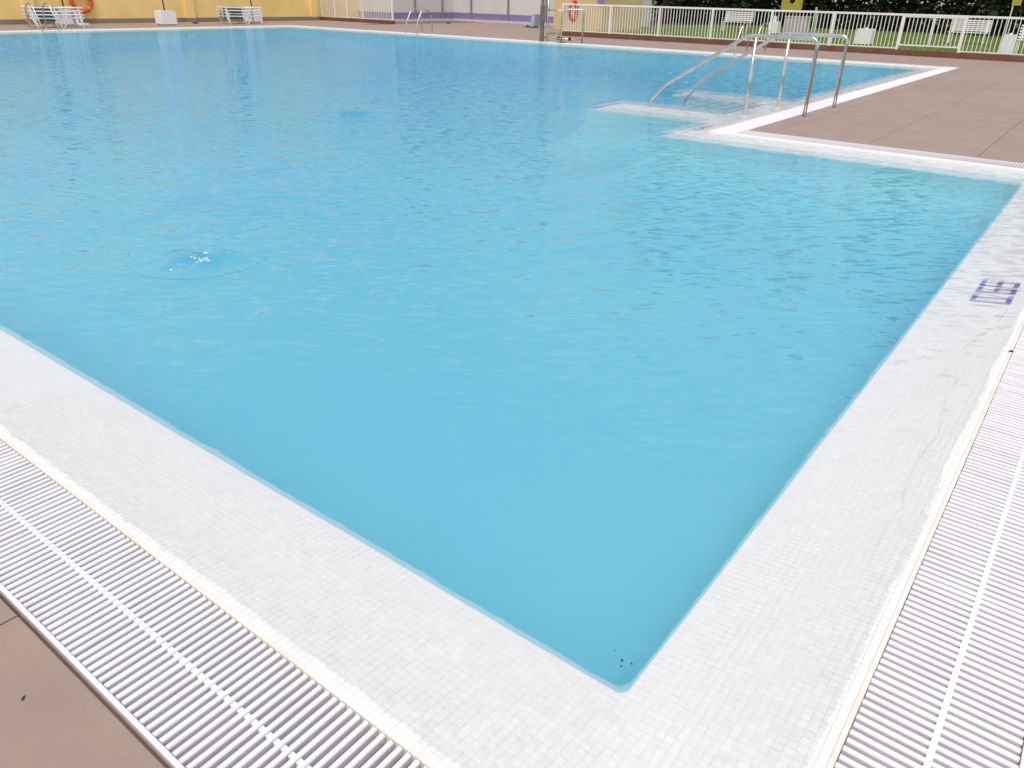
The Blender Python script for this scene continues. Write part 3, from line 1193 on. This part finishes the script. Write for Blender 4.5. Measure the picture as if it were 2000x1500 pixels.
# ------------------------------------------------------------------ stacked sun loungers
def lounger_parts():
    P = []
    L, W = 2.05, 0.66
    for s in (-1, 1):
        m = MB()
        pts = [(0, s * W / 2, 0.36), (0.10, s * W / 2, 0.345), (0.95, s * W / 2, 0.33), (1.9, s * W / 2, 0.345), (L, s * W / 2, 0.325)]
        m.tube(pts, [0.026, 0.03, 0.03, 0.03, 0.026], 6)
        P.append(('side_rail', m.mesh('side_rail', M['white_plastic'])))
    for k in range(7):
        x = 1.10 + k * 0.135
        m = MB()
        m.box(x, x + 0.10, -W / 2 + 0.02, W / 2 - 0.02, 0.335, 0.352)
        P.append(('slat', m.mesh('slat', M['white_plastic'])))
    for k in range(2):
        x = 0.06 + k * 0.13
        m = MB()
        m.box(x, x + 0.09, -W / 2 + 0.02, W / 2 - 0.02, 0.338, 0.356)
        P.append(('slat', m.mesh('slat', M['white_plastic'])))
    m = MB()
    m.box(0.34, 1.06, -W / 2 - 0.012, W / 2 + 0.012, 0.225, 0.366)
    P.append(('sling', m.mesh('sling', M['teal'])))
    legs = [((0.06, 0.34), (0.22, 0.0)), ((0.92, 0.34), (1.12, 0.0)), ((1.42, 0.34), (1.20, 0.0)), ((1.86, 0.34), (1.95, 0.0))]
    for s in (-1, 1):
        for (a, b) in legs:
            m = MB()
            A, B = Vector((a[0], s * W / 2, a[1])), Vector((b[0], s * (W / 2 + 0.02), b[1]))
            n = 6
            for (p, q, w0, w1) in ((A, B, 0.06, 0.045),):
                m.hexa([p + Vector((-w0 / 2, -.02, 0)), p + Vector((w0 / 2, -.02, 0)), p + Vector((w0 / 2, .02, 0)), p + Vector((-w0 / 2, .02, 0)),
                        q + Vector((-w1 / 2, -.02, 0)), q + Vector((w1 / 2, -.02, 0)), q + Vector((w1 / 2, .02, 0)), q + Vector((-w1 / 2, .02, 0))])
            P.append(('leg', m.mesh('leg', M['white_plastic'])))
    return P


LP = lounger_parts()


def stack(x, y, rz, names):
    for k, lab in enumerate(names):
        t = thing('sun_lounger', lab, 'sun lounger', (x + rnd.uniform(-.015, .015), y + rnd.uniform(-.015, .015), 0.003 + 0.125 * k), rz, 'stacked sun loungers')
        for nm, me_ in LP:
            obj(nm, me_, t)


W4 = ('bottom', 'second from bottom', 'third from bottom', 'top')
stack(14.72, 35.45, R(-3), ['white sun lounger with teal sling, %s of the stack by the life ring' % w for w in W4])
stack(23.72, 35.85, R(-3), ['white sun lounger with teal sling, %s of the right stack' % w for w in W4])

# ------------------------------------------------------------------ parasols on white blocks
def parasol(label, x, y):
    t = thing('parasol', label, 'parasol', (x, y, 0), 0, 'parasols along the yellow wall')
    m = MB()
    m.prism([(-.36, 0.04), (.36, 0.04), (.37, 0.06), (.35, .56), (.33, .59), (-.33, .59), (-.35, .56), (-.37, .06)], 'y', -0.28, 0.28)
    m.build('base_block', M['white_plastic'], t)
    for a in (-.26, .26):
        for b in (-.20, .20):
            m = MB()
            m.tube([(a, b - .03, .02), (a, b + .03, .02)], .0185, 8)
            m.build('castor', M['rubber'], t)
    m = MB()
    m.tube([(0, 0, .57), (-0.03, 0.0, 1.3), (-0.05, 0, 2.7)], 0.032, 10)
    m.build('pole', M['brown_pole'], t, smooth=True)
    m = MB()
    pts = [(-0.045, 0, 1.95), (-0.045, 0, 2.05), (-0.05, 0, 2.6), (-0.05, 0, 3.0), (-0.05, 0, 3.12)]
    m.tube(pts, [0.06, 0.17, 0.13, 0.07, 0.02], 10)
    m.build('furled_canopy', M['canvas'], t, smooth=True)


parasol('brown parasol pole in a white block standing alone before the yellow wall', 20.78, 35.75)
parasol('brown parasol pole rising behind the leftmost stack of sun loungers', 16.95, 37.0)
parasol('brown parasol pole rising behind the right stack of sun loungers', 26.35, 37.05)

# ------------------------------------------------------------------ life rings
def life_ring(label, loc, rz, rad, thick):
    t = thing('life_ring', label, 'life ring', loc, rz)
    n = 40
    for seg in range(4):
        a0 = seg * math.pi / 2 + R(55)
        m = MB()
        m.tube([(0, rad * math.cos(a0 + R(74) * i / 12), rad * math.sin(a0 + R(74) * i / 12)) for i in range(13)], thick, 12)
        m.build('ring_segment', M['orange'], t, smooth=True)
        m = MB()
        m.tube([(0, rad * math.cos(a0 + R(74) + R(16) * i / 4), rad * math.sin(a0 + R(74) + R(16) * i / 4)) for i in range(5)], thick * 1.04, 12)
        m.build('band', M['orange_lt'], t, smooth=True)
    m = MB()
    pts = []
    for i in range(49):
        a = R(55) + 2 * math.pi * i / 48
        pts.append((0.0, (rad + thick * 1.02 + 0.05 * abs(math.sin(2 * (a - R(45))))) * math.cos(a), (rad + thick * 1.02 + 0.05 * abs(math.sin(2 * (a - R(45))))) * math.sin(a)))
    m.tube(pts[:-1], 0.010, 6, close=True)
    m.build('grab_rope', M['rope'], t)
    return t


life_ring('orange life ring hanging on the yellow wall above the leftmost loungers', (18.36, 38.30, 0.91), math.pi / 2, 0.42, 0.085)
life_ring('orange life ring seen edgewise at the left end of the long picket fence', (30.85, 20.28, 0.98), math.pi / 2 + R(8), 0.35, 0.09)
m = MB()
m.prism([(-.17, 0.005), (.17, 0.005), (.15, .09), (-.15, .09)], 'y', -.12, .12)
o = m.build('white_tray', M['white_plastic'], loc=(17.45, 36.6, 0))
tag(o, 'low white plastic tray on the deck below the orange life ring', 'tray')
for (x, y, lab) in ((35.7, 31.9, 'small dark floor drain cover near the white wall'), (22.75, 36.6, 'small dark drain cover between the white block and right loungers')):
    m = MB()
    m.tube([(x, y, 0.001), (x, y, 0.05), (x, y, 0.065)], [0.13, 0.12, 0.07], 12)
    tag(m.build('drain_cover', M['rubber']), lab, 'drain cover')

# ------------------------------------------------------------------ things on the lawn
def bench(label, x, y, rz, width, nback):
    t = thing('park_bench', label, 'bench', (x, y, 0), rz, 'white slatted park benches')
    # faces -x
    for s in (-1, 1):
        m = MB()
        yy = s * (width / 2 - 0.12)
        m.bar((-0.20, yy, 0.0), (-0.20, yy, 0.43), 0.05, 0.05)
        m.bar((0.22, yy, 0.0), (0.22, yy, 0.45), 0.05, 0.05)
        m.bar((-0.22, yy, 0.43), (0.26, yy, 0.43), 0.05, 0.04)
        m.bar((0.24, yy, 0.42), (0.40, yy, 0.98), 0.05, 0.04)
        m.build('leg_frame', M['white_paint'], t)
    for k in range(4):
        m = MB()
        m.box(-0.24 + k * 0.12, -0.15 + k * 0.12, -width / 2, width / 2, 0.452, 0.477)
        m.build('seat_slat', M['white_paint'], t)
    for k in range(nback):
        z = 0.52 + k * 0.48 / nback
        xo = 0.225 + (z - 0.42) * 0.285
        m = MB()
        m.box(xo - 0.012, xo + 0.012, -width / 2, width / 2, z, z + 0.48 / nback * 0.62)
        m.build('back_slat', M['white_paint'], t)


bench('white slatted bench on the lawn left of the stair handrails, behind the fence', 44.0, 18.2, R(4), 1.6, 5)
bench('white slatted bench on the lawn right of the fence gate', 42.0, 6.5, R(2), 1.6, 6)
bench('white slatted bench cut by the right edge of the picture', 35.6, 2.95, R(-4), 1.9, 5)


def block(name, label, x, y, w, d, h, mat, group=None):
    t = thing(name, label, 'block', (x, y, 0), 0, group)
    m = MB()
    m.prism([(-w / 2, 0.03), (w / 2, 0.03), (w / 2 + .01, .05), (w / 2 - .01, h - .03), (w / 2 - .03, h), (-w / 2 + .03, h), (-w / 2 + .01, h - .03), (-w / 2 - .01, .05)], 'x', -d / 2, d / 2)
    m.build('body', mat, t)
    m = MB()
    m.tube([(0, 0, h - .01), (0, 0, h + .05)], .05, 10)
    m.build('pole_socket', mat, t)
    for s in (-1, 1):
        m = MB()
        m.box(-d / 2 + .05, d / 2 - .05, s * w * .32 - .06, s * w * .32 + .06, 0.0, .03)
        m.build('foot', M['rubber'], t)
    return t


block('white_block', 'white block standing on the lawn behind the fence, left of the gate', 36.4, 9.40, 0.62, 0.5, 0.60, M['white_plastic'])
b1 = block('white_block', 'white block with a short socket on the lawn beside the grey white bin', 43.0, 15.72, 0.46, 0.45, 0.58, M['white_plastic'])
m = MB()
m.tube([(0, 0, .57), (0, 0, .84)], .09, 10)
m.build('socket_tube', M['white_plastic'], b1)
block('white_block', 'pale block on the lawn beside the bench at the right picture edge', 34.4, 3.95, 0.40, 0.4, 0.66, M['white_plastic'])

gb = thing('slatted_bin', 'wide grey white slatted bin on the lawn behind the fence', 'bin', (45.5, 15.36, 0))
m = MB()
m.box(-0.28, 0.28, -0.60, 0.60, 0.04, 0.76)
m.build('body', M['grey_box'], gb)
m = MB()
m.box(-0.32, 0.32, -0.64, 0.64, 0.762, 0.82)
m.build('lid', M['grey_box'], gb)
for k in range(9):
    m = MB()
    m.box(-0.305, -0.281, -0.58 + k * 0.131, -0.58 + k * 0.131 + 0.10, 0.06, 0.74)
    m.build('slat', M['grey_box'], gb)

pp = thing('play_panel', 'yellow playground panel with a round hole above the picket fence', 'play panel', (48.0, 16.72, 0))
m = MB()
ring = 28
outer, inner = [], []
for i in range(ring):
    a = 2 * math.pi * i / ring
    c, s = math.cos(a), math.sin(a)
    k = 1 / max(abs(c), abs(s))
    outer.append((c * k * 0.60, 1.55 + s * k * 0.52))
    inner.append((c * 0.15, 1.56 + s * 0.15))
for i in range(ring):
    j = (i + 1) % ring
    for xx in (-0.02, 0.02):
        m.poly([(xx, outer[i][0], outer[i][1]), (xx, outer[j][0], outer[j][1]), (xx, inner[j][0], inner[j][1]), (xx, inner[i][0], inner[i][1])])
    m.poly([(-.02, *inner[i]), (-.02, *inner[j]), (.02, *inner[j]), (.02, *inner[i])])
    m.poly([(-.02, *outer[i]), (-.02, *outer[j]), (.02, *outer[j]), (.02, *outer[i])])
m.build('panel', M['yellow_play'], pp)
for s in (-1, 1):
    m = MB()
    m.tube([(0.06, s * .5, 0), (0.06, s * .5, 2.1)], 0.05, 8)
    m.build('post', M['bark'], pp)
m = MB()
m.tube([(46, 14.6, 0), (46, 14.6, 0.62), (46, 14.66, 1.24), (46, 14.66, 1.28)], [0.085, 0.085, 0.06, 0.03], 10)
tag(m.build('lawn_post', M['pale_green']), 'pale green post on the lawn right of the grey white bin', 'post')
sp = thing('sign_post', 'small yellow sign on a white post before the dark trees, top right', 'sign', (48.0, 5.66, 0))
m = MB()
m.tube([(0, .12, 0), (0, .12, 1.7)], 0.03, 8)
m.build('post', M['white_paint'], sp)
m = MB()
m.prism([(-.2, 1.58), (.16, 1.58), (.2, 1.64), (.2, 2.0), (-.2, 2.0)], 'x', -.055, -.03)
m.build('sign_plate', M['yellow_play'], sp)

# ------------------------------------------------------------------ trees and hedge beyond the lawn
def leaf_cloud(mb, rr, n, fn, size):
    for _ in range(n):
        c = fn(rr)
        a = Vector((rr.gauss(0, 1), rr.gauss(0, 1), rr.gauss(0, 1) * .7)).normalized()
        b = a.cross(Vector((rr.gauss(0, 1), rr.gauss(0, 1), rr.gauss(0, 1)))).normalized()
        s = size * rr.uniform(.6, 1.3)
        a, b = a * s, b * s * .55
        mb.poly([c - a, c - a * .1 + b, c + a, c + a * .1 - b])


def tree_meshes(seed):
    rr = random.Random(seed)
    H = rr.uniform(8.5, 10.5)
    tr = MB()
    tr.tube([(0, 0, -.05), (.05, .02, .5), (rr.uniform(-.15, .15), rr.uniform(-.15, .15), 2.4), (rr.uniform(-.3, .3), rr.uniform(-.3, .3), 5.0), (0, 0, H * .85)], [.30, .22, .18, .13, .04], 9)
    tips = []
    for k in range(9):
        z0 = rr.uniform(1.9, 5.5)
        an = k * 2.4 + rr.uniform(-.4, .4)
        ln = rr.uniform(1.6, 3.0)
        end = Vector((math.cos(an) * ln, math.sin(an) * ln, z0 + rr.uniform(.3, 1.8)))
        tr.tube([(0, 0, z0), Vector((math.cos(an) * ln * .5, math.sin(an) * ln * .5, z0 + .5)), end], [.09, .06, .02], 6)
        tips.append(end)
    for k in range(16):
        an = rr.uniform(0, 6.28)
        q = rr.random() ** .5
        z = rr.uniform(1.9, H)
        wz = math.sin(min(1, max(.15, (z - 1.2) / (H - 1.2))) * math.pi) ** .6
        tips.append(Vector((math.cos(an) * 3.1 * q * wz, math.sin(an) * 3.1 * q * wz, z)))
    cr = MB()

    def pick(r_):
        t = r_.choice(tips)
        v = Vector((r_.gauss(0, .55), r_.gauss(0, .55), r_.gauss(0, .42)))
        return t + v
    leaf_cloud(cr, rr, 5200, pick, 0.20)
    return tr.mesh('trunk', M['bark'], smooth=True), cr.mesh('crown', M['leaf'], fix=False)


TM = [tree_meshes(s) for s in (3, 11, 29)]
spots = [(55.5, -3.0, 'rightmost tree beyond the lawn'), (56.5, 2.6, 'second tree from the right beyond the lawn'), (55.2, 7.6, 'third tree from the right beyond the lawn'),
         (57.0, 12.4, 'fourth tree from the right, behind the yellow play panel area'), (55.6, 17.4, 'fifth tree from the right, behind the left lawn bench'),
         (56.6, 22.2, 'sixth tree from the right beyond the lawn'), (53.0, 27.2, 'leftmost tree beyond the lawn, behind the cream wall')]
for i, (x, y, lab) in enumerate(spots):
    t = thing('tree', 'dark green leafy tree, ' + lab, 'tree', (x, y, 0), i * 1.9, 'dark trees beyond the lawn')
    obj('trunk', TM[i % 3][0], t)
    obj('crown', TM[i % 3][1], t)
    t.scale = (1.15, 1.15, 1.0)

hedge = thing('hedge', 'dense dark evergreen hedge closing the far side of the lawn', 'hedge', (57.0, 0, 0))
hm = MB()
rr = random.Random(5)


def hp(r_):
    y = r_.uniform(-12, 30)
    z = r_.uniform(0.0, 2.7 + .3 * math.sin(y * 1.3) + .25 * math.sin(y * 3.1))
    return Vector((r_.gauss(0, .55) - .25 * math.sin(y * 2.2), y, z))


leaf_cloud(hm, rr, 26000, hp, 0.17)
hm.build('foliage', M['leaf'], hedge, fix=False)
sm_ = MB()
for k in range(60):
    y = -12 + k * .7
    sm_.tube([(rr.uniform(-.2, .2), y, 0), (rr.uniform(-.3, .3), y + rr.uniform(-.2, .2), 2.2)], [.05, .02], 5)
sm_.build('stems', M['bark'], hedge)

# ------------------------------------------------------------------ small marks of use
def crumb(name, label, cat, loc, s, seed, mat):
    rr = random.Random(seed)
    bm = bmesh.new()
    bmesh.ops.create_icosphere(bm, subdivisions=2, radius=1.0)
    for v in bm.verts:
        k = rr.uniform(.6, 1.25)
        v.co = Vector((v.co.x * s[0] * k, v.co.y * s[1] * k, max(-0.1 * s[2], v.co.z) * s[2] * k))
    me_ = bpy.data.meshes.new(name)
    bm.to_mesh(me_)
    bm.free()
    me_.materials.append(mat)
    o = obj(name, me_, None, loc)
    o.rotation_euler = (0, 0, rr.uniform(0, 6))
    return tag(o, label, cat)


crumb('dry_leaf', 'small dark dry leaf crumb on the brown deck, lower left', 'leaf', (0.327, 1.758, 0.002), (0.008, 0.0035, 0.0015), 1, M['dirt'])
crumb('beetle', 'small black insect on the rim of the right grate', 'insect', (4.426, 0.092, 0.003), (0.014, 0.008, 0.007), 2, M['rubber'])
fo = MB()
rr = random.Random(9)
for (ux, uy, n_, rad) in ((UP[0][0], UP[0][1], 16, .16), (UP[1][0], UP[1][1], 0, .2)):
    for _ in range(n_):
        a, d = rr.uniform(0, 6.28), rad * rr.random() ** .6
        x, y = ux + math.cos(a) * d * 1.3, uy + math.sin(a) * d
        r_ = rr.uniform(.004, .013)
        z = WZ + water_h(x, y)
        fo.tube([(x, y, z - .002), (x, y, z + r_ * .5), (x, y, z + r_ * .8)], [r_, r_ * .8, r_ * .25], 7)
tag(fo.build('bubbles', M['foam'], smooth=True), 'small white bubbles on the nearest upwelling in the pool', 'bubbles', kind='stuff')
de = MB()
for (x, y, s_) in ((1.996, 0.927, .007), (2.005, 0.890, .0055), (1.969, 0.915, .005), (2.023, 0.975, .0035)):
    z = floor_z(x, y)
    de.tube([(x, y, z), (x, y, z + s_)], [s_, s_ * .4], 6)
tag(de.build('dirt_specks', M['dirt']), 'few dark dirt specks on the pool floor in the near corner', 'dirt', kind='stuff')
